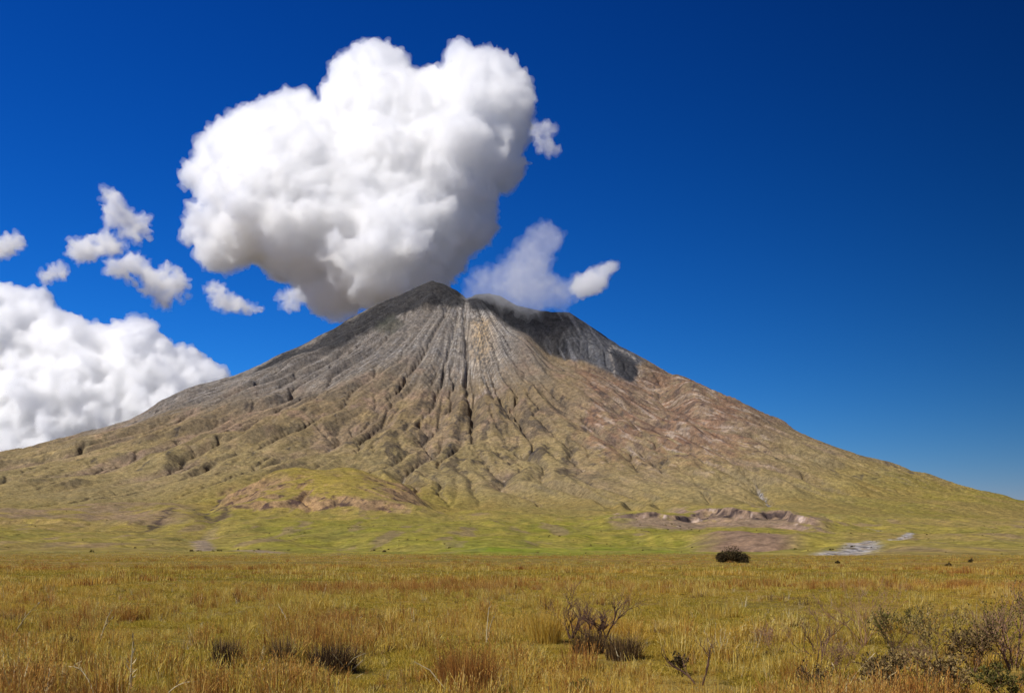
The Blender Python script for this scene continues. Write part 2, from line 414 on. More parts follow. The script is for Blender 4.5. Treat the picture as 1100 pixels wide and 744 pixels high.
    br = fbm(x/7., y/85., 3, 261)
    c = mixc(c, (.085, .075, .070), gr*ss(.0, .3, br + .4*n4)*.9)
    c = mixc(c, (.22, .165, .10), gr*ss(.05, .35, -br + .5*n3)*.8)
    d, t = seg_dist(x + 12*n3, y, GULLY_L)
    gl = np.exp(-(d/(9+7*t))**4)
    c = mixc(c, (.21, .16, .115), gl*ss(.45, .7, t)*.9)
    c = mixc(c, (.06, .045, .04), gl*ss(.6, .3, t)*ss(-.1, .2, n3)*.8)
    # low foot of the plain: tawny grass
    c = c*(1 + .16*ss(4600, 3400, y))[:, None]
    foot = ss(1150, 700, y + 260*n2 + 200*n1)
    c = mixc(c, (.215, .150, .045), foot*.85)
    return np.clip(c, .012, .6)
def add_col(me, c):
    a = me.color_attributes.new('albedo', 'FLOAT_COLOR', 'POINT')
    rgba = np.ones((len(c), 4), np.float32); rgba[:, :3] = c
    a.data.foreach_set('color', rgba.ravel())

def noise(nt, scale, detail=4, rough=.55, vec=None, dim='3D'):
    n = nt.nodes.new('ShaderNodeTexNoise'); n.noise_dimensions = dim
    n.inputs['Scale'].default_value = scale; n.inputs['Detail'].default_value = detail; n.inputs['Roughness'].default_value = rough
    if vec is not None: nt.links.new(vec, n.inputs['Vector'])
    return n.outputs['Fac']
def ramp(nt, fac, stops):
    n = nt.nodes.new('ShaderNodeValToRGB'); nt.links.new(fac, n.inputs['Fac'])
    e = n.color_ramp.elements
    while len(e) < len(stops): e.new(.5)
    for el, (p, c) in zip(e, stops):
        el.position = p; el.color = (*c, 1) if len(c) == 3 else c
    return n.outputs['Color']
def mixn(nt, a, b, fac, mode='MIX'):
    n = nt.nodes.new('ShaderNodeMix'); n.data_type = 'RGBA'; n.blend_type = mode
    for v, s in ((fac, n.inputs['Factor']), (a, n.inputs[6]), (b, n.inputs[7])):
        if isinstance(v, (int, float)): s.default_value = v
        elif isinstance(v, tuple): s.default_value = (*v, 1)
        else: nt.links.new(v, s)
    return n.outputs[2]
def new_mat(name, rough=.9, spec=.1):
    m = bpy.data.materials.new(name); m.use_nodes = True
    nt = m.node_tree; b = nt.nodes['Principled BSDF']
    b.inputs['Roughness'].default_value = rough; b.inputs['Specular IOR Level'].default_value = spec
    return m, nt, b

def mountain_material():
    m, nt, b = new_mat('volcano_rock_and_grass', .95, .03)
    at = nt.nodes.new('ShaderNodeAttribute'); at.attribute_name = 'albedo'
    g = nt.nodes.new('ShaderNodeNewGeometry')
    f1 = noise(nt, .05, 5, .65, g.outputs['Position'])
    f2 = noise(nt, .012, 4, .6, g.outputs['Position'])
    k1 = ramp(nt, f1, [(.28, (.50, .48, .48)), (.5, (1, 1, 1)), (.72, (1.45, 1.42, 1.34))])
    k2 = ramp(nt, f2, [(.3, (.84, .86, .9)), (.7, (1.14, 1.1, 1.04))])
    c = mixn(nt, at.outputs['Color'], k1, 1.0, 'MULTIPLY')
    c = mixn(nt, c, k2, 1.0, 'MULTIPLY')
    f3 = noise(nt, .16, 3, .6, g.outputs['Position'])
    k3 = ramp(nt, f3, [(.3, (.72, .72, .72)), (.5, (1, 1, 1)), (.7, (1.28, 1.28, 1.25))])
    c = mixn(nt, c, k3, 1.0, 'MULTIPLY')
    nt.links.new(c, b.inputs['Base Color'])
    bp = nt.nodes.new('ShaderNodeBump'); bp.inputs['Strength'].default_value = .6; bp.inputs['Distance'].default_value = 7
    nt.links.new(f1, bp.inputs['Height']); nt.links.new(bp.outputs['Normal'], b.inputs['Normal'])
    return m

def normals_z(mx, my, mz):
    P = np.stack([mx, my, mz], -1)
    a = np.gradient(P, axis=0); b = np.gradient(P, axis=1)
    nn = np.cross(b, a); nn /= np.linalg.norm(nn, axis=-1, keepdims=True)+1e-9
    return np.abs(nn[..., 2])
me = mesh_np('mountain', np.stack([mx.ravel(), my.ravel(), mz.ravel()], 1), grid_faces(*mx.shape))
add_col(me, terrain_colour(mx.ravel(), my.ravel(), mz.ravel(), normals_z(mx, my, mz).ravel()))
mountain = tag(link('mountain', me, mountain_material()), 'grey and olive ribbed volcano cone rising above its grassy foot', 'mountain', kind='structure')

# the plain: everything round the camera, and the far country outside the mountain's sector
def ground_material():
    m, nt, b = new_mat('grassy_soil', .95, .03)
    g = nt.nodes.new('ShaderNodeNewGeometry')
    f1 = noise(nt, .09, 4, .6, g.outputs['Position']); f2 = noise(nt, 1.1, 5, .65, g.outputs['Position']); f3 = noise(nt, .02, 3, .5, g.outputs['Position'])
    c = ramp(nt, f1, [(.3, (.13, .105, .024)), (.5, (.215, .145, .042)), (.7, (.265, .17, .055))])
    k = ramp(nt, f2, [(.3, (.55, .52, .5)), (.5, (1, 1, 1)), (.7, (1.35, 1.3, 1.2))])
    c = mixn(nt, c, k, 1.0, 'MULTIPLY')
    k = ramp(nt, f3, [(.35, (.82, .92, .8)), (.65, (1.15, 1.05, 1.0))])
    c = mixn(nt, c, k, 1.0, 'MULTIPLY')
    nt.links.new(c, b.inputs['Base Color'])
    bp = nt.nodes.new('ShaderNodeBump'); bp.inputs['Strength'].default_value = .6; bp.inputs['Distance'].default_value = .12
    nt.links.new(f2, bp.inputs['Height']); nt.links.new(bp.outputs['Normal'], b.inputs['Normal'])
    return m
def build_ground():
    az = np.radians(np.concatenate([np.linspace(-50, 50, 300), np.linspace(53, 307, 80)]))
    rad = np.concatenate([np.geomspace(.4, 60, 130), np.geomspace(61, SPLIT, 130)])
    x1, y1 = polar(np.append(az, az[0]+2*math.pi), rad)
    z1 = height(x1.ravel(), y1.ravel())
    V = [np.stack([x1.ravel(), y1.ravel(), z1], 1)]; Fs = [grid_faces(*x1.shape)]
    az2 = np.radians(np.linspace(50, 310, 120)); rad2 = np.geomspace(SPLIT, 11900, 60)
    x2, y2 = polar(az2, rad2); z2 = height(x2.ravel(), y2.ravel())
    V.append(np.stack([x2.ravel(), y2.ravel(), z2], 1)); Fs.append(grid_faces(*x2.shape) + len(V[0]))
    o = len(V[0])+len(V[1])
    V.append(np.array([[0, 0, z1[0]]])); nc = x1.shape[1]
    fan = np.array([[o, i, i+1] for i in range(nc-1)])
    me = bpy.data.meshes.new('ground')
    AllV = np.concatenate(V); q = np.concatenate(Fs)
    me.vertices.add(len(AllV)); me.vertices.foreach_set('co', AllV.astype(np.float32).ravel())
    me.loops.add(q.size + fan.size); me.loops.foreach_set('vertex_index', np.concatenate([q.ravel(), fan.ravel()]).astype(np.int32))
    me.polygons.add(len(q)+len(fan))
    me.polygons.foreach_set('loop_start', np.concatenate([np.arange(0, q.size, 4), q.size + np.arange(0, fan.size, 3)]).astype(np.int32))
    me.polygons.foreach_set('use_smooth', np.ones(len(q)+len(fan), bool))
    me.update(calc_edges=True)
    return me
ground = tag(link('ground', build_ground(), ground_material()), 'flat tawny grassland plain running to the foot of the volcano', 'ground', kind='structure')

# ------------------------------------------------------------------ light
SUN = Vector((-.50, -.44, .75)).normalized()
sl = bpy.data.lights.new('sun', 'SUN'); sl.energy = 4.7; sl.angle = R(.53); sl.color = (1, .955, .89)
so = bpy.data.objects.new('sun', sl); COL.objects.link(so)
so.rotation_euler = SUN.to_track_quat('Z', 'Y').to_euler(); so.location = (0, 0, 60)
w = bpy.data.worlds.new('World'); SC.world = w; w.use_nodes = True
nt = w.node_tree; bg = nt.nodes['Background']
sky = nt.nodes.new('ShaderNodeTexSky'); sky.sky_type = 'NISHITA'; sky.sun_disc = False
sky.sun_elevation = math.asin(SUN.z); sky.sun_rotation = math.atan2(SUN.x, SUN.y)
sky.altitude = 1200; sky.air_density = 1.0; sky.dust_density = .25; sky.ozone_density = 3.0
# deep blue of thin dry air; the polarised part of its light is filtered, which darkens one band of the sky
def mathn(op, a, b=0.0):
    n = nt.nodes.new('ShaderNodeMath'); n.operation = op
    for v, k in ((a, 0), (b, 1)):
        if isinstance(v, (int, float)): n.inputs[k].default_value = v
        else: nt.links.new(v, n.inputs[k])
    return n.outputs[0]
tc = nt.nodes.new('ShaderNodeTexCoord')
vd = nt.nodes.new('ShaderNodeVectorMath'); vd.operation = 'DOT_PRODUCT'
vn = nt.nodes.new('ShaderNodeVectorMath'); vn.operation = 'NORMALIZE'; nt.links.new(tc.outputs['Generated'], vn.inputs[0])
nt.links.new(vn.outputs[0], vd.inputs[0]); vd.inputs[1].default_value = Vector((-.768, .549, .329))
c2 = mathn('MULTIPLY', vd.outputs['Value'], vd.outputs['Value'])
pol = mathn('SUBTRACT', 1.0, mathn('MULTIPLY', mathn('DIVIDE', mathn('SUBTRACT', 1.0, c2), mathn('ADD', 1.0, c2)), .8))
sp = nt.nodes.new('ShaderNodeSeparateColor'); nt.links.new(sky.outputs['Color'], sp.inputs[0])
cb_ = nt.nodes.new('ShaderNodeCombineColor')
for k, (gam, mul) in enumerate(((3.25, 3.5), (1.84, 1.69), (1.495, 2.10))):
    v = mathn('MULTIPLY', mathn('POWER', mathn('MULTIPLY', sp.outputs[k], .1), gam), mul*10)
    nt.links.new(mathn('MULTIPLY', v, pol), cb_.inputs[k])
nt.links.new(cb_.outputs[0], bg.inputs['Color'])
bg.inputs['Strength'].default_value = .094

# ------------------------------------------------------------------ clouds
ICO = None
def ico():
    global ICO
    if ICO is None:
        import bmesh
        bm = bmesh.new(); bmesh.ops.create_icosphere(bm, subdivisions=2, radius=1)
        bm.verts.ensure_lookup_table()
        ICO = (np.array([v.co[:] for v in bm.verts]), np.array([[v.index for v in f.verts] for f in bm.faces])); bm.free()
    return ICO
def cloud_mat(name, dens, aniso=.15, col=(1, 1, 1)):
    m = bpy.data.materials.new(name); m.use_nodes = True; nt = m.node_tree
    nt.nodes.remove(nt.nodes['Principled BSDF'])
    v = nt.nodes.new('ShaderNodeVolumePrincipled')
    v.inputs['Color'].default_value = (*col, 1); v.inputs['Density'].default_value = dens; v.inputs['Anisotropy'].default_value = aniso
    nt.links.new(v.outputs['Volume'], nt.nodes['Material Output'].inputs['Volume'])
    return m
def billow(p, waves, amps, seed):
    t = 0
    for k, (wl, am) in enumerate(zip(waves, amps)):
        q = p/wl + 3.1*k
        if k == 0: q = q + .35*np.stack([perlin3(p/wl*1.7, seed+50), perlin3(p/wl*1.7+9, seed+51), perlin3(p/wl*1.7+17, seed+52)], 1)
        t = t + am*(np.abs(perlin3(q, seed+k))*2.2 - .75)
    return t
def make_cloud(name, label, outline, Y, core_mat, veil_mat, rcap=70, depth=.9, puffs=(14, 7), counts=(420, 1700), core=500, vox=1.6, extra=(), seed=1, zmin=None, inset=.5,
               waves=(34, 16, 8, 4), amps=(5, 3, 1.7, 1.0), veil=(2.2, 3.0, 12), shrink=0.0, group=None, lean=0.0):
    """cloud of merged billows: big ones inside an outline of the photo's size at distance Y, smaller ones on their surfaces.
    sizes are in photo pixels and become metres with Y / F"""
    g = np.random.default_rng(seed); S = Y/F
    P = np.asarray(outline, float); lo, hi = P.min(0), P.max(0)
    tot = inset*puffs[0]
    q = g.uniform(lo, hi, (core*8, 2)); d = poly_sd(q[:, 0], q[:, 1], P)
    k = d > tot*.8; q = q[k][:core]; d = d[k][:core]
    rad = np.clip(d-tot*.75, 1.2, rcap)*g.uniform(.8, 1, len(d))
    off = g.uniform(-1, 1, len(d))*depth*np.sqrt(np.maximum(d, 1)*np.minimum(d, rcap*1.6))*.75
    L0 = np.stack([q[:, 0], q[:, 1], off, rad], 1)         # picture plane + off > 0 nearer
    L0[:, 2] += lean*(L0[:, 1]-P[:, 1].mean())
    if len(extra): L0 = np.concatenate([L0, np.array(extra, float)])
    levels = [L0]
    for pr, cn in zip(puffs, counts):
        big = np.concatenate(levels[-2:])
        wgt = big[:, 3]**2; i = g.choice(len(big), cn*4, p=wgt/wgt.sum())
        v = g.standard_normal((len(i), 3)); v /= np.linalg.norm(v, axis=1, keepdims=True)
        r = pr*np.exp(g.normal(0, .33, len(i)))
        c = big[i, :3] + v*(big[i, 3:4] - (r*g.uniform(.15, .55, len(i)))[:, None])
        allb = np.concatenate(levels); keep = np.ones(len(i), bool)
        for s in range(0, len(i), 500):
            dd = np.linalg.norm(c[s:s+500, None, :]-allb[None, :, :3], axis=2) - allb[None, :, 3]
            keep[s:s+500] = dd.min(1) > -r[s:s+500]*.75
        keep &= poly_sd(c[:, 0], c[:, 1], P) > r*.6
        levels.append(np.concatenate([c[keep], r[keep, None]], 1)[:cn])
    B = np.concatenate(levels)
    Yk = Y - B[:, 2]*S
    X = (B[:, 0]-CX)/F*Yk; Z = (HY-B[:, 1])/F*Yk + ZC; rr = B[:, 3]*S
    if zmin is not None: Z = np.maximum(Z, zmin+rr)
    iv, if_ = ico()
    cen = np.array([X.mean(), Y, Z.mean()])
    V = (iv[None]*rr[:, None, None] + np.stack([X, Yk, Z], 1)[:, None] - cen).reshape(-1, 3)
    Fc = (if_[None] + (np.arange(len(B))*len(iv))[:, None, None]).reshape(-1, 3)
    me = mesh_np('tmp', V, Fc); o = bpy.data.objects.new('tmp', me); COL.objects.link(o)
    md = o.modifiers.new('r', 'REMESH'); md.mode = 'VOXEL'; md.voxel_size = vox*S; md.use_smooth_shade = True
    dg = bpy.context.evaluated_depsgraph_get()
    out = bpy.data.meshes.new_from_object(o.evaluated_get(dg))
    bpy.data.objects.remove(o); bpy.data.meshes.remove(me)
    n = len(out.vertices); co = np.empty(n*3, np.float32); out.vertices.foreach_get('co', co); co = co.reshape(-1, 3).astype(float)
    nn = np.empty(n*3, np.float32); out.vertices.foreach_get('normal', nn); nn = nn.reshape(-1, 3)
    p = co/S
    # break the round billows up: warp, then cauliflower relief along the surface
    wv = np.stack([perlin3(p/22.+k*7.3, seed*13+k) for k in range(3)], 1)*min(6., rcap*.22)
    wv += np.stack([perlin3(p/9.+k*5.3, seed*13+7+k) for k in range(3)], 1)*min(2.2, rcap*.15)
    rel = billow(p, waves, amps, 300+seed)
    base = co + wv*S
    lowest = (zmin - cen[2]) if zmin is not None else -1e9
    def fin(m, pos, nm):
        pos[:, 2] = np.maximum(pos[:, 2], lowest)
        m.vertices.foreach_set('co', pos.astype(np.float32).ravel()); m.update(); m.name = nm
    def clean(m):
        o_ = bpy.data.objects.new('tmp', m); COL.objects.link(o_)
        md_ = o_.modifiers.new('r', 'REMESH'); md_.mode = 'VOXEL'; md_.voxel_size = vox*S; md_.use_smooth_shade = True
        r_ = bpy.data.meshes.new_from_object(o_.evaluated_get(bpy.context.evaluated_depsgraph_get()))
        nm = m.name; bpy.data.objects.remove(o_); bpy.data.meshes.remove(m); r_.name = nm
        return r_
    vm = out.copy()
    fin(out, base + nn*((rel - shrink)*S)[:, None], name)
    fin(vm, base + nn*((rel*.6 + veil[0] - .8*shrink + veil[1]*(perlin3(p/veil[2], seed+70) + .6*perlin3(p/veil[2]*2.3, seed+71)))*S)[:, None], 'veil')
    out = clean(out); vm = clean(vm)
    ob = link(name, out, core_mat); ob.location = cen
    link('veil', vm, veil_mat, ob)
    print('cloud', name, len(B), n)
    return tag(ob, label, 'cloud', group)

M_cum = cloud_mat('dense_cumulus_vapour', .0145, .45)
M_bank = cloud_mat('broad_cumulus_vapour', .013, .42)
M_fringe = cloud_mat('cumulus_fringe_vapour', .006, .5)
M_scrap = cloud_mat('ragged_cloud_vapour', .0095)
M_thin = cloud_mat('thin_cloud_vapour', .0038)
M_wisp = cloud_mat('summit_wisp_vapour', .0017)
M_wveil = cloud_mat('summit_wisp_edge_vapour', .0012)
BIG = [(193,164),(216,143),(249,134),(281,106),(314,96),(339,94),(349,117),(356,86),(388,50),(416,43),(437,57),(445,75),(457,75),(471,63),(494,45),(518,42),(550,58),(569,80),(578,103),(571,125),(566,154),(572,173),(555,194),(536,207),(532,220),(541,242),(527,256),(513,280),(494,293),(470,312),(430,325),(400,334),(369,340),(346,338),(328,326),(318,307),(300,294),(272,284),(240,289),(207,287),(202,270),(186,254),(198,233),(221,219),(191,206),(188,190)]
make_cloud('cumulus_cloud', 'huge white billowing cumulus cloud towering behind the summit', BIG, 10300, M_cum, M_fringe, shrink=2.6, lean=.17, rcap=58, depth=.40, puffs=(17, 9), counts=(700, 2400), core=700, vox=1.2, waves=(30, 15, 7.5, 3.8), amps=(4.6, 3.0, 2.0, 1.25), veil=(1.8, 4.6, 9),
           extra=[(393,262,112,19),(380,268,108,14),(408,270,108,12),(222,205,34,16),(240,196,36,15),(210,228,34,13)], seed=3, zmin=2030)
LEFT = [(-120,330),(-60,300),(0,303),(15,300),(40,308),(50,320),(72,322),(88,340),(92,352),(112,350),(130,335),(158,338),(172,352),(183,372),(205,378),(222,386),(236,396),(252,405),(240,440),(150,500),(60,540),(-120,540)]
make_cloud('cumulus_cloud', 'broad cream and grey cumulus bank behind the left flank of the volcano', LEFT, 16500, M_bank, M_fringe, shrink=2.8, lean=.30, rcap=40, depth=.34, puffs=(15, 8), counts=(700, 2200), core=700, vox=1.3, waves=(26, 13, 6.5, 3.4), amps=(5.0, 3.2, 2.0, 1.2), veil=(2.2, 4.2, 11), seed=5,
           extra=[])
CRATER = [(498,326),(503,300),(518,287),(540,282),(556,258),(576,238),(594,238),(604,252),(598,272),(592,290),(604,300),(628,296),(640,292),(630,310),(614,328),(600,338),(560,338),(530,322)]
make_cloud('summit_cloud', 'thin grey wisp of vapour hanging over the crater rim', CRATER, 7960, M_wisp, M_wveil, rcap=14, depth=.9, puffs=(8, 5), counts=(160, 500), core=120, vox=1.3, seed=7, waves=(20, 10, 5), amps=(6, 4, 2), veil=(3.0, 6, 13), shrink=.5)
make_cloud('cloud_puff', 'small bright white puff at the right end of the crater wisp', [(610,312),(616,298),(632,290),(645,284),(660,278),(663,290),(652,300),(658,308),(640,316),(623,319)], 7990, M_scrap, M_fringe, rcap=8, puffs=(5, 3), counts=(60, 200), core=60, vox=1.0, seed=9, waves=(12, 6, 3), amps=(2.5, 1.6, .9), veil=(1.5, 2.6, 7))
SM = [
 ('ragged white cloud scrap rising in a tall hook at upper left', [(105,208),(118,198),(132,204),(136,222),(152,230),(166,238),(163,258),(146,266),(128,252),(116,240),(108,228)], 5),
 ('wispy cloud scrap left of the tall hooked cloud', [(68,272),(84,254),(100,246),(118,250),(142,262),(130,274),(108,278),(90,284),(76,280)], 4),
 ('torn white cloud scrap below the tall hooked cloud', [(108,294),(122,278),(142,268),(162,278),(182,282),(200,286),(205,310),(194,328),(168,334),(148,324),(150,308),(128,306)], 5),
 ('small flat cloud scrap between the left edge and the wispy scrap', [(37,293),(54,284),(72,287),(77,296),(58,303),(40,301)], 3),
 ('little cloud cut by the left edge of the view', [(-20,262),(0,258),(12,248),(25,252),(20,268),(4,280),(-18,282)], 4),
 ('small slanting cloud scrap under the left end of the huge cumulus', [(215,306),(232,299),(250,310),(260,324),(278,330),(287,342),(270,352),(252,347),(234,334),(222,320)], 4),
 ('faint cloud tuft below the huge cumulus, just left of its lowest lobe', [(296,318),(308,308),(324,310),(331,324),(319,337),(302,336)], 3),
 ('faint wisp right of the huge cumulus at its upper right edge', [(571,138),(586,127),(599,134),(595,148),(604,158),(588,169),(573,162)], 3),
]
for i, (lb, ol, pf) in enumerate(SM):
    faint = 'faint' in lb
    make_cloud('cloud_scrap', lb, ol, (9800 + 300*(i % 3)) if i < 5 else 9250, M_thin if faint else M_scrap, M_thin, rcap=9, depth=.9, puffs=(pf*1.3, pf*.8), counts=(70, 240), core=60, vox=.9, seed=20+i, zmin=2020, inset=.2,
               waves=(17, 9, 4.6, 2.4), amps=(6.2, 4.4, 2.6, 1.2), veil=(1.8, 5.2, 9), shrink=1.8, group='scraps of cloud at upper left' if i < 5 else None)

# ------------------------------------------------------------------ plants of the plain
def at(px, py):
    """world point on the plain seen at a photo pixel"""
    Y = F*ZC/(py-HY); z = 0
    for _ in range(6):
        x = (px-CX)/F*Y; z = ground_z(x, Y); Y = F*(ZC-z)/(py-HY)
    x = (px-CX)/F*Y
    return Vector((x, Y, ground_z(x, Y)))

CLEAR = []
class MB:
    """collects geometry for one mesh, with a per-vertex tint"""
    def __init__(self): self.v = []; self.f = []; self.t = []
    def strip(self, pts, wid, side, tint):
        n0 = len(self.v); k = len(pts)
        for i, (p, w_) in enumerate(zip(pts, wid)):
            if i == k-1: self.v.append(tuple(p)); self.t.append(tint)
            else:
                self.v.append(tuple(p-side*w_)); self.v.append(tuple(p+side*w_)); self.t += [tint, tint]
        for i in range(k-2):
            a = n0+2*i; self.f.append((a, a+1, a+3)); self.f.append((a, a+3, a+2))
        a = n0+2*(k-2); self.f.append((a, a+1, a+2))
    def tube(self, pts, rad, tint, n=5):
        n0 = len(self.v)
        for i, (p, r_) in enumerate(zip(pts, rad)):
            d = (pts[min(i+1, len(pts)-1)] - pts[max(i-1, 0)]).normalized()
            u = d.orthogonal().normalized(); w_ = d.cross(u)
            for k in range(n):
                a = 2*math.pi*k/n
                self.v.append(tuple(p + (u*math.cos(a)+w_*math.sin(a))*r_)); self.t.append(tint)
        for i in range(len(pts)-1):
            for k in range(n):
                a = n0+i*n+k; b = n0+i*n+(k+1) % n
                self.f.append((a, b, b+n)); self.f.append((a, b+n, a+n))
    def leaf(self, p, d, ln, wd, tint):
        s_ = d.cross(Vector((random.uniform(-1, 1), random.uniform(-1, 1), random.uniform(-.2, 1)))).normalized()
        m = p + d*ln*.5; n0 = len(self.v)
        up = d.cross(s_)*ln*.08
        self.v += [tuple(p), tuple(m-s_*wd+up), tuple(p+d*ln), tuple(m+s_*wd+up)]; self.t += [tint]*4
        self.f += [(n0, n0+1, n0+2), (n0, n0+2, n0+3)]
    def mesh(self, name):
        me = mesh_np(name, np.array(self.v), np.array(self.f), False)
        a = me.attributes.new('tint', 'FLOAT', 'POINT'); a.data.foreach_set('value', np.array(self.t, np.float32))
        return me

def plant_mat(name, stops, trans=.3, patch=None, rough=.75):
    """stops: colours chosen by each blade's or leaf's own tint; patch: slow change of colour across the plain"""
    m, nt, b = new_mat(name, rough, .12)
    a = nt.nodes.new('ShaderNodeAttribute'); a.attribute_name = 'tint'
    oi = nt.nodes.new('ShaderNodeObjectInfo')
    ad = nt.nodes.new('ShaderNodeMath'); ad.operation = 'MULTIPLY_ADD'; ad.inputs[1].default_value = .5; ad.inputs[2].default_value = -.25
    nt.links.new(oi.outputs['Random'], ad.inputs[0])
    su = nt.nodes.new('ShaderNodeMath'); su.operation = 'ADD'; nt.links.new(a.outputs['Fac'], su.inputs[0]); nt.links.new(ad.outputs[0], su.inputs[1])
    c = ramp(nt, su.outputs[0], stops)
    if patch:
        g = nt.nodes.new('ShaderNodeNewGeometry')
        f = noise(nt, .055, 4, .6, g.outputs['Position'])
        c = mixn(nt, c, ramp(nt, f, patch), 1.0, 'MULTIPLY')
    nt.links.new(c, b.inputs['Base Color'])
    if trans:
        tr = nt.nodes.new('ShaderNodeBsdfTranslucent'); nt.links.new(c, tr.inputs['Color'])
        mx_ = nt.nodes.new('ShaderNodeMixShader'); mx_.inputs[0].default_value = trans
        nt.links.new(b.outputs[0], mx_.inputs[1]); nt.links.new(tr.outputs[0], mx_.inputs[2])
        nt.links.new(mx_.outputs[0], nt.nodes['Material Output'].inputs['Surface'])
    return m
PATCH = [(.3, (.84, .90, .66)), (.5, (1, 1, 1)), (.7, (1.12, .98, .86))]
G_gold = plant_mat('dry_golden_grass', [(.0, (.38, .22, .034)), (.35, (.52, .345, .052)), (.7, (.64, .46, .085)), (1, (.76, .61, .22))], .42, PATCH)
G_green = plant_mat('green_and_straw_grass', [(.0, (.20, .165, .018)), (.4, (.40, .295, .032)), (.75, (.57, .39, .056)), (1, (.68, .50, .13))], .42, PATCH)
G_red = plant_mat('rusty_seeding_grass', [(.0, (.22, .090, .024)), (.45, (.43, .200, .046)), (.8, (.54, .30, .07)), (1, (.64, .44, .14))], .38, PATCH)
G_dark = plant_mat('withered_brown_weeds', [(.0, (.035, .020, .012)), (.5, (.115, .066, .030)), (1, (.30, .19, .075))], .2)
G_straw = plant_mat('bleached_straw', [(.0, (.38, .29, .14)), (1, (.60, .50, .30))], .15)
M_twig = plant_mat('dry_dark_twig', [(.0, (.080, .043, .028)), (1, (.21, .12, .076))], 0, None, .9)
M_rtwig = plant_mat('reddish_dry_twig', [(.0, (.15, .078, .045)), (1, (.33, .19, .11))], 0, None, .9)
M_leaf = plant_mat('dusty_green_leaf', [(.0, (.060, .058, .014)), (.4, (.15, .135, .030)), (.75, (.30, .235, .065)), (1, (.44, .32, .12))], .3)
M_bleaf = plant_mat('dry_brown_leaf', [(.0, (.09, .060, .022)), (.5, (.22, .15, .055)), (1, (.42, .30, .12))], .25)
M_darkleaf = plant_mat('dark_bush_leaf', [(.0, (.026, .019, .008)), (.6, (.075, .052, .020)), (1, (.17, .115, .045))], .15)

def blade(mb, p, h, lean, az, w_, tint, seg=4, droop=.5):
    d = Vector((math.cos(az), math.sin(az), 0)); pts = []
    for i in range(seg):
        t = i/(seg-1)
        pts.append(p + d*(lean*h*(t**1.6)) + Vector((0, 0, h*(t - droop*lean*t*t*.6))))
    sd = Vector((-math.sin(az+random.uniform(-.9, .9)), math.cos(az), random.uniform(-.2, .2))).normalized()
    mb.strip(pts, [w_*(1-.6*i/(seg-1)) for i in range(seg)], sd, tint)
    return pts
def tuft(name, n, hr, rad, wd, lean, mat, head=0.0, seg=4):
    mb = MB()
    for _ in range(n):
        a = random.uniform(0, 6.283); r_ = rad*math.sqrt(random.random())
        p = Vector((r_*math.cos(a), r_*math.sin(a), -.03))
        h = random.uniform(*hr); az = a + random.gauss(0, .8)
        pts = blade(mb, p, h, abs(random.gauss(0, lean)), az, wd*random.uniform(.7, 1.3), random.random(), seg)
        if random.random() < head:
            q = pts[-1]; dv = (pts[-1]-pts[-2]).normalized()
            for k in range(3):
                mb.leaf(q - dv*.03*k, (dv + Vector((random.uniform(-.35, .35), random.uniform(-.35, .35), .1))).normalized(), .042, .0024 + wd*.35, random.uniform(.4, .9))
    o = bpy.data.objects.new(name, mb.mesh(name)); o.data.materials.append(mat)
    return o
TUFTS = bpy.data.collections.new('grass_tufts')      # sources of the grass, not in the scene themselves
def add_tuft(o): TUFTS.objects.link(o)
for i in range(4): add_tuft(tuft(f'a{i:02d}_tall_tuft', 40, (.12, .42), .16, .0060, .48, G_gold, .25))
for i in range(4): add_tuft(tuft(f'b{i:02d}_short_tuft', 64, (.04, .15), .27, .0062, .95, G_green, .0))
for i in range(3): add_tuft(tuft(f'c{i:02d}_rusty_tuft', 34, (.18, .48), .13, .0056, .30, G_red, .6))
for i in range(2): add_tuft(tuft(f'd{i:02d}_weed_tuft', 30, (.10, .28), .14, .0055, .5, G_dark, .3))
for i in range(2): add_tuft(tuft(f'e{i:02d}_straw_tuft', 12, (.2, .6), .10, .0045, .45, G_straw, .3))
for i in range(3): add_tuft(tuft(f'f{i:02d}_far_gold', 34, (.14, .42), .5, .013, .35, G_gold, .0, 3))
for i in range(3): add_tuft(tuft(f'g{i:02d}_far_green', 34, (.06, .2), .55, .015, .5, G_green, .0, 3))
for i in range(2): add_tuft(tuft(f'h{i:02d}_far_rust', 28, (.16, .45), .42, .013, .3, G_red, .0, 3))
def scatter(n, r0, r1, half=31.0, near_bias=1.0):
    """points in a sector in front of the camera, density falling with distance"""
    u = rng.random(n); r = (r0**near_bias + u*(r1**near_bias-r0**near_bias))**(1/near_bias)
    a = np.radians(rng.uniform(-half, half, n))
    return r*np.sin(a), r*np.cos(a)
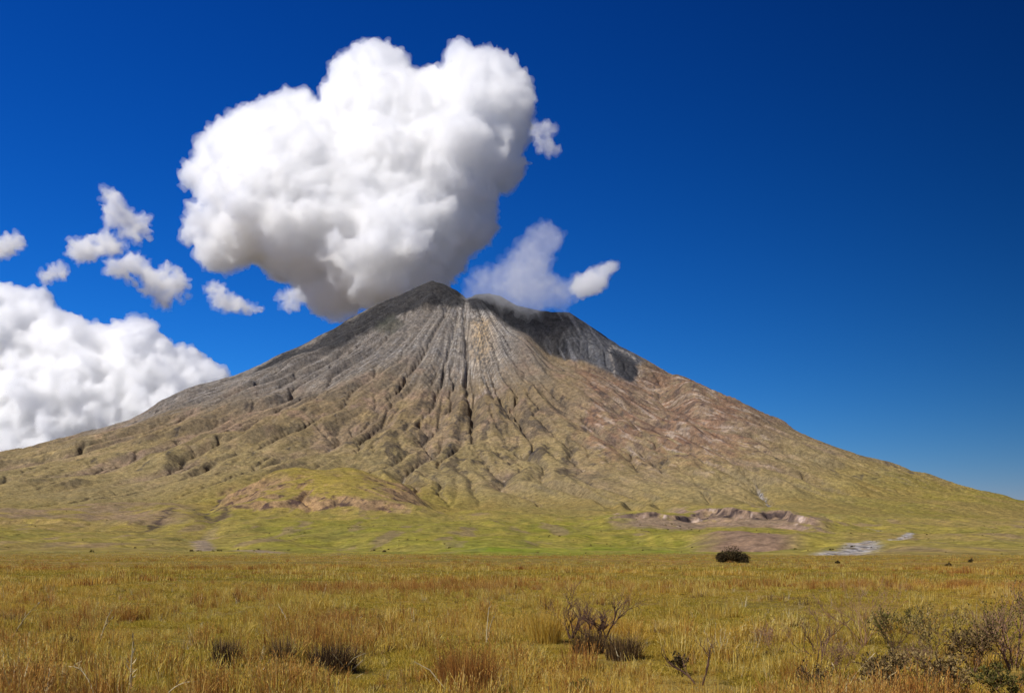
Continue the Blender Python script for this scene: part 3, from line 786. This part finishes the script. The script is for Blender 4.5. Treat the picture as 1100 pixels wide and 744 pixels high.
def build_grass():
    X, Y, I, S_, H = [], [], [], [], []
    def put(x, y, tab_near):
        n = len(x)
        g1 = fbm(x/7., y/7., 3, 301); g2 = fbm(x/26., y/26., 3, 302); g3 = fbm(x/3.2, y/3.2, 2, 303)
        band = fbm(x/120., y/28., 3, 304)
        return g1, g2, g3, band
    for (cnt, r0, r1, nb, far, ha) in ((66000, 6, 34, 1.5, 0, 50), (42000, 30, 75, 1.3, 0, 38), (30000, 60, 170, 1.2, 1, 31), (46000, 150, 1000, 1.1, 1, 31)):
        x, y = scatter(cnt, r0, r1, ha, nb)
        g1, g2, g3, band = put(x, y, 0)
        u = rng.random(cnt)
        pg = ss(-.05, .4, .8*g2 + .6*g1 + .3*band)                     # greener patches
        pr = ss(.0, .4, -.7*g2 + .5*g3 + .3*band)                     # rusty stands
        q_ = 1.0 if not far else .33
        cl = fbm(x/2.6*q_, y/2.6*q_, 3, 306) + .35*rng.standard_normal(cnt)*.4
        tall = .06 + .94*ss(.08, .34, cl - .45*pg + .25*band)
        kind = np.where(rng.random(cnt) > tall, 1, np.where(u < .08 + .85*pr, 2, 0))
        if not far:
            v = rng.random(cnt)
            kind = np.where((v < .16) & (g3 > .18), 3, kind); kind = np.where(v > .985, 4, kind)
            first = np.array([0, 4, 8, 11, 13]); num = np.array([4, 4, 3, 2, 2])
        else:
            first = np.array([15, 18, 21]); num = np.array([3, 3, 2])
        I.append(first[kind] + (rng.random(cnt)*num[kind]).astype(int))
        sc = rng.uniform(.55, 1.1, cnt)*np.where(g1 + .5*g3 < -.30, .5, 1.0)*np.where(kind == 1, .9, .5 + .95*ss(-.02, .5, cl))
        for cxy in CLEAR:
            sc = np.where(np.hypot(x-cxy[0], y-cxy[1]) < cxy[2], sc*.45, sc)
        if far: sc = sc*(1.0 + .0022*np.hypot(x, y).clip(0, 400))
        X.append(x); Y.append(y); S_.append(sc); H.append(rng.uniform(0, 6.283, cnt))
    x = np.concatenate(X); y = np.concatenate(Y)
    z = height(x, y)
    me = bpy.data.meshes.new('grass'); me.vertices.add(len(x))
    me.vertices.foreach_set('co', np.stack([x, y, z], 1).astype(np.float32).ravel())
    for nm, ty, v in (('kind_index', 'INT', np.concatenate(I).astype(np.int32)), ('size', 'FLOAT', np.concatenate(S_).astype(np.float32)), ('turn', 'FLOAT', np.concatenate(H).astype(np.float32))):
        a = me.attributes.new(nm, ty, 'POINT'); a.data.foreach_set('value', v)
    o = link('grass', me)
    ng = bpy.data.node_groups.new('grow_grass', 'GeometryNodeTree')
    ng.interface.new_socket('Geometry', in_out='INPUT', socket_type='NodeSocketGeometry'); ng.interface.new_socket('Geometry', in_out='OUTPUT', socket_type='NodeSocketGeometry')
    N = ng.nodes; L = ng.links
    gi = N.new('NodeGroupInput'); go = N.new('NodeGroupOutput')
    ip = N.new('GeometryNodeInstanceOnPoints'); ci = N.new('GeometryNodeCollectionInfo')
    ci.inputs['Collection'].default_value = TUFTS; ci.inputs['Separate Children'].default_value = True; ci.inputs['Reset Children'].default_value = True
    def attr(nm, ty):
        n = N.new('GeometryNodeInputNamedAttribute'); n.data_type = ty; n.inputs['Name'].default_value = nm; return n.outputs['Attribute']
    mp = N.new('GeometryNodeMeshToPoints')
    L.new(gi.outputs[0], mp.inputs[0]); L.new(mp.outputs[0], ip.inputs['Points']); L.new(ci.outputs[0], ip.inputs['Instance'])
    ip.inputs['Pick Instance'].default_value = True
    L.new(attr('kind_index', 'INT'), ip.inputs['Instance Index'])
    cx = N.new('ShaderNodeCombineXYZ'); L.new(attr('turn', 'FLOAT'), cx.inputs['Z'])
    er = N.new('FunctionNodeEulerToRotation'); L.new(cx.outputs[0], er.inputs[0]); L.new(er.outputs[0], ip.inputs['Rotation'])
    L.new(attr('size', 'FLOAT'), ip.inputs['Scale'])
    L.new(ip.outputs[0], go.inputs[0])
    md = o.modifiers.new('grow', 'NODES'); md.node_group = ng
    return tag(o, 'dry golden, rusty and green savanna grass covering the whole plain', 'grass', kind='stuff')
def empty(name, loc, label, cat, group=None):
    o = bpy.data.objects.new(name, None); COL.objects.link(o); o.location = loc; o.empty_display_size = .2
    return tag(o, label, cat, group)
def branch(mb, leaves, p, d, ln, r_, depth, spread, bend, leafp, tint):
    seg = 4; pts = [p]; q = p; dd = d
    for i in range(seg):
        dd = (dd + Vector((random.gauss(0, bend), random.gauss(0, bend), random.gauss(.05, bend*.7)))).normalized()
        q = q + dd*ln/seg; pts.append(q)
    mb.tube(pts, [r_*(1-.5*i/seg) for i in range(seg+1)], tint, 4 if r_ < .006 else 5)
    if depth == 0 or leafp > 0:
        for k in range(int(leafp*(3 if depth else 7))):
            a = random.choice(pts[1:]); ld = (dd + Vector((random.uniform(-1, 1), random.uniform(-1, 1), random.uniform(-.4, .8)))).normalized()
            leaves.append((a + ld*.01, ld))
    if depth > 0:
        n = random.choice((2, 3, 3))
        for k in range(n):
            b = pts[random.choice((2, 3, 4))] if k else pts[-1]
            nd = (dd + Vector((random.gauss(0, spread), random.gauss(0, spread), random.gauss(.05, spread*.6)))).normalized()
            branch(mb, leaves, b, nd, ln*random.uniform(.55, .85), max(r_*.64, .0026), depth-1, spread, bend, leafp, min(1, tint+.12))
def shrub(name, label, cat, px, py, hp, stems, depth, spread, twig=M_twig, leafm=None, leafp=0, leafsize=(.05, .014), lean=.35, rad=.016, base=None, group=None, fan=1.0, seed=None):
    """hp: height in photo pixels"""
    if seed is not None: random.seed(seed)
    loc = at(px, py); H_ = hp*loc.y/F; CLEAR.append((loc.x, loc.y-.5, .28*H_+.45))
    root = empty(name, loc, label, cat, group)
    mb = MB(); lv = []; base = rad*.7
    for k in range(stems):
        a = 6.283*k/stems + random.uniform(-.5, .5)
        d = Vector((math.cos(a)*lean*fan, math.sin(a)*lean, 1)).normalized()
        branch(mb, lv, Vector((math.cos(a)*base, math.sin(a)*base, -.04)), d, H_*random.uniform(.36, .52), rad*random.uniform(.7, 1.1), depth, spread, .13, leafp, random.uniform(0, .4))
    link('branches', mb.mesh('branches'), twig, root)
    if lv:
        ml = MB()
        for p, d in lv: ml.leaf(p, d, leafsize[0]*random.uniform(.6, 1.3), leafsize[1]*random.uniform(.7, 1.2), random.random())
        link('leaves', ml.mesh('leaves'), leafm, root)
    return root
def tussock(name, label, px, py, wp, hp, n, mat, sticks=0, wd=.004, lean=.5, group=None, heads=0, seed=None):
    if seed is not None: random.seed(seed)
    loc = at(px, py); S = loc.y/F; CLEAR.append((loc.x, loc.y-.6, .42*wp*S+.45))
    root = empty(name, loc, label, 'tussock', group)
    mb = MB(); hp *= 1.2
    for _ in range(int(n*1.7)):
        a = random.uniform(0, 6.283); r_ = .5*wp*S*.8*math.sqrt(random.random())
        pts = blade(mb, Vector((r_*math.cos(a), r_*math.sin(a), -.03)), hp*S*random.uniform(.4, 1.05), abs(random.gauss(0, lean)), a + random.gauss(0, .7), wd*random.uniform(.7, 1.4), random.random())
        if random.random() < heads:
            dv = (pts[-1]-pts[-2]).normalized()
            for k in range(3): mb.leaf(pts[-1]-dv*.03*k, (dv + Vector((random.uniform(-.4, .4), random.uniform(-.4, .4), 0))).normalized(), .045, .004, random.uniform(.4, .9))
    link('blades', mb.mesh('blades'), mat, root)
    if sticks:
        for k in range(sticks):
            ms = MB(); p = Vector((random.uniform(-.5, .5)*wp*S*.8, -random.uniform(.1, .3)*wp*S, 0)); d = Vector((random.uniform(-1, 1), random.uniform(-.3, .3), random.uniform(.4, 1))).normalized()
            L_ = hp*S*random.uniform(.7, 1.1); kx = Vector((random.gauss(0, .05), random.gauss(0, .05), -.04))
            ms.tube([p, p+d*L_*.35+kx, p+d*L_*.7, p+d*L_+kx], [.011, .010, .007, .004], random.random(), 5)
            link('stick', ms.mesh('stick'), G_straw, root)
    return root
def stalk(label, px, py, hp, dx, seed, n=2, bent=False):
    random.seed(seed)
    loc = at(px, py); S = loc.y/F; H_ = hp*S*1.15; CLEAR.append((loc.x + .3*dx*S, loc.y-.3, .45))
    root = empty('dry_stalk', loc, label, 'dry stalk', 'pale dry stalks in the grass')
    mb = MB(); lv = []
    for k in range(n):
        top = Vector((dx*S*(1-.35*k) + random.gauss(0, .05), random.gauss(0, .06), H_*(1-.25*k)))
        mid = top*.5 + Vector((-.08*dx*S, .02, (.16 if not bent else .42)*H_))
        p0 = Vector((random.uniform(-.03, .03), 0, -.03)); pts = []
        for i in range(7):
            t = i/6; pts.append(p0*(1-t)**2 + mid*2*t*(1-t) + top*t*t)
        mb.tube(pts, [.0125*(1-.55*i/6) for i in range(7)], random.random(), 5)
        for i in (3, 4, 5, 6):
            lv.append((pts[i], ((pts[i]-pts[i-1]).normalized() + Vector((random.uniform(-.8, .8), random.uniform(-.6, .6), random.uniform(-.3, .4)))).normalized()))
    link('stem', mb.mesh('stem'), G_straw, root)
    ml = MB()
    for p, d in lv: ml.leaf(p, d, .13*random.uniform(.6, 1.3), .010, random.random())
    link('leaves', ml.mesh('leaves'), G_straw, root)
    return root

shrub('dead_bush', 'bare dark thorny bush with a forked trunk, tallest in the middle', 'dead bush', 645, 694, 52, 4, 5, .55, lean=.45, rad=.034, seed=3, fan=1.3)
shrub('dead_bush', 'smaller bare dark bush just left of the forked thorny bush', 'dead bush', 614, 686, 44, 3, 5, .5, lean=.35, rad=.030, seed=8)
tussock('dark_tussock', 'dark grass clump at the left foot of the forked thorny bush', 633, 701, 42, 27, 420, G_dark, 0, .005, .45, seed=4)
tussock('dark_tussock', 'dark grass clump with a pale stick, right foot of the forked thorny bush', 669, 708, 46, 30, 420, G_dark, 1, .005, .45, seed=5)
tussock('dark_tussock', 'widest dark brown tussock with several pale sticks lying in it, lower left of the middle', 358, 722, 60, 34, 520, G_dark, 4, .0052, .4, seed=6)
tussock('dark_tussock', 'narrow dark tussock left of the wide one with pale sticks', 303, 717, 30, 36, 300, G_dark, 0, .005, .35, seed=7)
tussock('dark_tussock', 'dark tussock among rusty grass, farther left than the two beside the pale sticks', 243, 717, 32, 34, 300, G_dark, 0, .005, .35, seed=9)
tussock('dark_tussock', 'low dark tussock by the left edge of the view', 10, 674, 34, 18, 200, G_dark, 0, .006, .5, seed=10)
tussock('dark_tussock', 'small dark reddish tussock in front of the low one by the left edge', 70, 702, 26, 22, 200, G_dark, 1, .005, .4, seed=12)
tussock('rusty_tussock', 'tall rusty grass tussock at the bottom middle of the view', 500, 746, 74, 56, 520, G_red, 1, .0036, .3, heads=.4, seed=13)
tussock('rusty_tussock', 'rusty grass tussock standing behind the wide dark tussock with sticks', 335, 700, 70, 38, 420, G_red, 0, .004, .3, heads=.3, seed=14)
tussock('golden_tussock', 'bright golden tussock left of the smaller bare bush', 585, 690, 44, 40, 360, G_gold, 0, .0045, .35, heads=.2, seed=15)
shrub('leafy_weed', 'little dark leafy weed beside the slanting twig, right of the thorny bush', 'weed', 732, 726, 30, 4, 2, .5, leafm=M_darkleaf, leafp=1.2, leafsize=(.06, .016), rad=.007, seed=16)
shrub('leafy_weed', 'little green leafy weed at the bottom edge below the thorny bush', 'weed', 626, 746, 20, 5, 2, .5, leafm=M_leaf, leafp=1.6, leafsize=(.05, .018), rad=.005, seed=17)
shrub('bare_shrub', 'slanting bare twig shrub right of the dark leafy weed', 'shrub', 752, 736, 50, 2, 3, .5, M_twig, lean=.5, rad=.022, seed=18)
shrub('bare_shrub', 'open dark twig shrub with long slanting stems, left end of the thicket', 'shrub', 880, 712, 56, 5, 3, .45, M_twig, lean=.55, rad=.017, seed=19, fan=1.4)
shrub('bare_shrub', 'fine reddish twig shrub standing up behind the left end of the thicket', 'shrub', 928, 693, 60, 7, 4, .42, M_rtwig, M_bleaf, .15, (.03, .008), .45, .011, seed=20)
shrub('leafy_shrub', 'round green leafy shrub in the middle of the thicket', 'shrub', 962, 697, 46, 9, 3, .5, M_twig, M_leaf, 1.3, (.04, .012), .6, .008, seed=21)
shrub('leafy_shrub', 'dark green leafy shrub right of the round one in the thicket', 'shrub', 1003, 704, 54, 9, 3, .5, M_twig, M_leaf, 1.1, (.04, .012), .6, .008, seed=22)
shrub('leafy_shrub', 'tall dark shrub with antler like bare top twigs at the right edge', 'shrub', 1088, 720, 74, 8, 4, .45, M_rtwig, M_leaf, .5, (.04, .011), .5, .020, seed=23)
shrub('leafy_shrub', 'brownish leafy shrub low in the thicket between the green and the antlered one', 'shrub', 1046, 722, 50, 9, 3, .5, M_rtwig, M_bleaf, 1.2, (.05, .016), .6, .008, seed=24)
shrub('leafy_shrub', 'brown leafy shrub at the bottom edge, left front of the thicket', 'shrub', 950, 752, 48, 9, 3, .5, M_rtwig, M_bleaf, 1.3, (.045, .014), .6, .007, seed=25)
shrub('leafy_shrub', 'dry brown shrub at the bottom edge under the dark green one', 'shrub', 1012, 754, 50, 10, 3, .5, M_rtwig, M_bleaf, 1.0, (.045, .014), .6, .007, seed=26)
shrub('leafy_shrub', 'low green shrub in the bottom right corner', 'shrub', 1078, 756, 42, 8, 3, .5, M_rtwig, M_leaf, .9, (.045, .015), .6, .007, seed=27)
shrub('bare_shrub', 'low dark twiggy shrub at the bottom edge, left of the thicket', 'shrub', 878, 752, 44, 7, 3, .5, M_twig, M_darkleaf, .4, (.04, .012), .6, .007, seed=28)
shrub('bare_shrub', 'reddish dry twig shrub in front of the open dark twig shrub', 'shrub', 902, 728, 40, 8, 4, .5, M_rtwig, M_bleaf, .25, (.03, .008), .6, .007, seed=41)
shrub('bare_shrub', 'low reddish brush between the dark green shrub and the antlered one', 'shrub', 1058, 700, 40, 9, 4, .5, M_rtwig, M_bleaf, .3, (.03, .008), .6, .007, seed=42)
shrub('bare_shrub', 'sprawling reddish brush in front of the round green shrub', 'shrub', 982, 728, 38, 9, 4, .5, M_rtwig, M_bleaf, .3, (.03, .008), .7, .007, seed=43)
shrub('bare_shrub', 'thin reddish brush alone in the grass left of the thicket', 'shrub', 832, 704, 36, 6, 4, .5, M_rtwig, None, 0, (.03, .008), .6, .007, seed=44)
stalk('pale stalk standing upright at the bottom left', 139, 748, 52, 2, 31, 3)
stalk('pale stalk arching over at the bottom edge, left of the upright one', 104, 750, 30, -28, 32, 1, True)
stalk('long pale stalk slanting up at the left edge', 4, 702, 46, 40, 33, 1)
stalk('short pale stalk slanting right above the upright one', 106, 692, 30, 16, 34, 2)
stalk('pale stalk bowed low right of the upright one', 172, 752, 18, 40, 35, 1, True)
stalk('thin pale stalk leaning left, behind the rusty tussock with sticks', 311, 676, 22, -10, 36, 2)
stalk('thin pale stalk left of the bright golden tussock', 522, 690, 34, 4, 37, 2)

def dense_bush(label, px, py, wp, hp, n, seed, depth=.9, group=None):
    random.seed(seed); g = np.random.default_rng(seed)
    loc = at(px, py); S = loc.y/F; w2 = wp*S*.5; H_ = hp*S
    root = empty('dense_bush', loc, label, 'bush', group)
    mb = MB()
    for k in range(9):
        a = 6.283*k/9; e = Vector((math.cos(a)*w2*.7, math.sin(a)*w2*.7*depth, H_*.55))
        mb.tube([Vector((0, 0, -.1)), e*.5 + Vector((0, 0, H_*.12)), e], [.09, .06, .02], random.random(), 6)
    link('branches', mb.mesh('branches'), M_twig, root)
    ml = MB()
    lobes = [(g.uniform(-.62, .62), g.uniform(-.6, .6), g.uniform(.30, .5)) for _ in range(9)] + [(0.05, 0, .62)]
    for _ in range(n):
        lx, ly, lr = lobes[g.integers(len(lobes))]
        v = g.standard_normal(3); v /= np.linalg.norm(v); r_ = lr*g.random()**.33
        x, y = lx + v[0]*r_, ly + v[1]*r_
        z = (max(0.0, 1-.75*(lx*lx+ly*ly)) - .42) + v[2]*r_*.9
        if z < 0: z = -z*.4
        d = Vector(g.standard_normal(3)).normalized()
        ml.leaf(Vector((x*w2, y*w2*depth, z*H_*.98)), d, .34*random.uniform(.6, 1.2), .10, random.random())
    link('foliage', ml.mesh('foliage'), M_darkleaf, root)
    return root
dense_bush('dark dome shaped bush standing alone where the plain meets the volcano', 785, 603.2, 40, 17, 6500, 51)
dense_bush('tiny dark bush far off at the right end of the plain', 1043, 604, 6, 3.5, 260, 52)
dense_bush('tiny low bush on the plain below the riverbed gravel, left of the tiny dark bush', 1019, 608, 7, 3, 260, 53)
dense_bush('tiny dark bush on the plain right of the dome shaped bush', 900, 606, 5, 2.6, 200, 54)

def build_scrub():
    srcs = bpy.data.collections.new('scrub_bushes')
    for k in range(4):
        mb = MB(); g = np.random.default_rng(80+k)
        for _ in range(150):
            v = g.standard_normal(3); v /= np.linalg.norm(v); r_ = g.random()**.4
            mb.leaf(Vector((v[0]*r_, v[1]*r_, abs(v[2])*r_*.8 + .05)), Vector(g.standard_normal(3)).normalized(), .42, .17, random.random())
        o = bpy.data.objects.new(f's{k}_scrub', mb.mesh('scrub')); o.data.materials.append(M_leaf if k % 2 else M_darkleaf); srcs.objects.link(o)
    n = 14000
    r = 1000 + 4900*rng.random(n)**.8; a = np.radians(rng.uniform(-29, 29, n)); x = r*np.sin(a); y = r*np.cos(a)
    dn = fbm(x/260., y/420., 4, 701) + .4*fbm(x/60., y/80., 2, 702)
    k = rng.random(n) < ss(.05, .5, dn)*.55 + .03
    x, y = x[k], y[k]; z = height(x, y)
    k = (z < 700); x, y, z = x[k], y[k], z[k]
    me = bpy.data.meshes.new('scrub'); me.vertices.add(len(x)); me.vertices.foreach_set('co', np.stack([x, y, z], 1).astype(np.float32).ravel())
    for nm, ty, v in (('kind_index', 'INT', rng.integers(0, 4, len(x)).astype(np.int32)), ('size', 'FLOAT', (.7 + 1.5*rng.random(len(x))**2).astype(np.float32)), ('turn', 'FLOAT', rng.uniform(0, 6.28, len(x)).astype(np.float32))):
        q = me.attributes.new(nm, ty, 'POINT'); q.data.foreach_set('value', v)
    o = link('scrub', me)
    ng = bpy.data.node_groups['grow_grass'].copy()
    for nd in ng.nodes:
        if nd.type == 'COLLECTION_INFO': nd.inputs['Collection'].default_value = srcs
    o.modifiers.new('grow', 'NODES').node_group = ng
    print('scrub', len(x))
    return tag(o, 'small dark scrub dotted over the green foothills of the volcano', 'scrub', kind='stuff')
build_grass()
build_scrub()

# ------------------------------------------------------------------ render settings
SC.view_settings.view_transform = 'Standard'; SC.view_settings.look = 'None'
SC.view_settings.exposure = .1; SC.view_settings.gamma = 1; SC.view_settings.use_curve_mapping = False
SC.render.engine = 'CYCLES'
cy = SC.cycles
cy.use_denoising = True; cy.denoiser = 'OPENIMAGEDENOISE'
cy.max_bounces = 44; cy.volume_bounces = 40; cy.diffuse_bounces = 3; cy.glossy_bounces = 1; cy.transmission_bounces = 2; cy.transparent_max_bounces = 24
cy.use_adaptive_sampling = True; cy.adaptive_threshold = .03
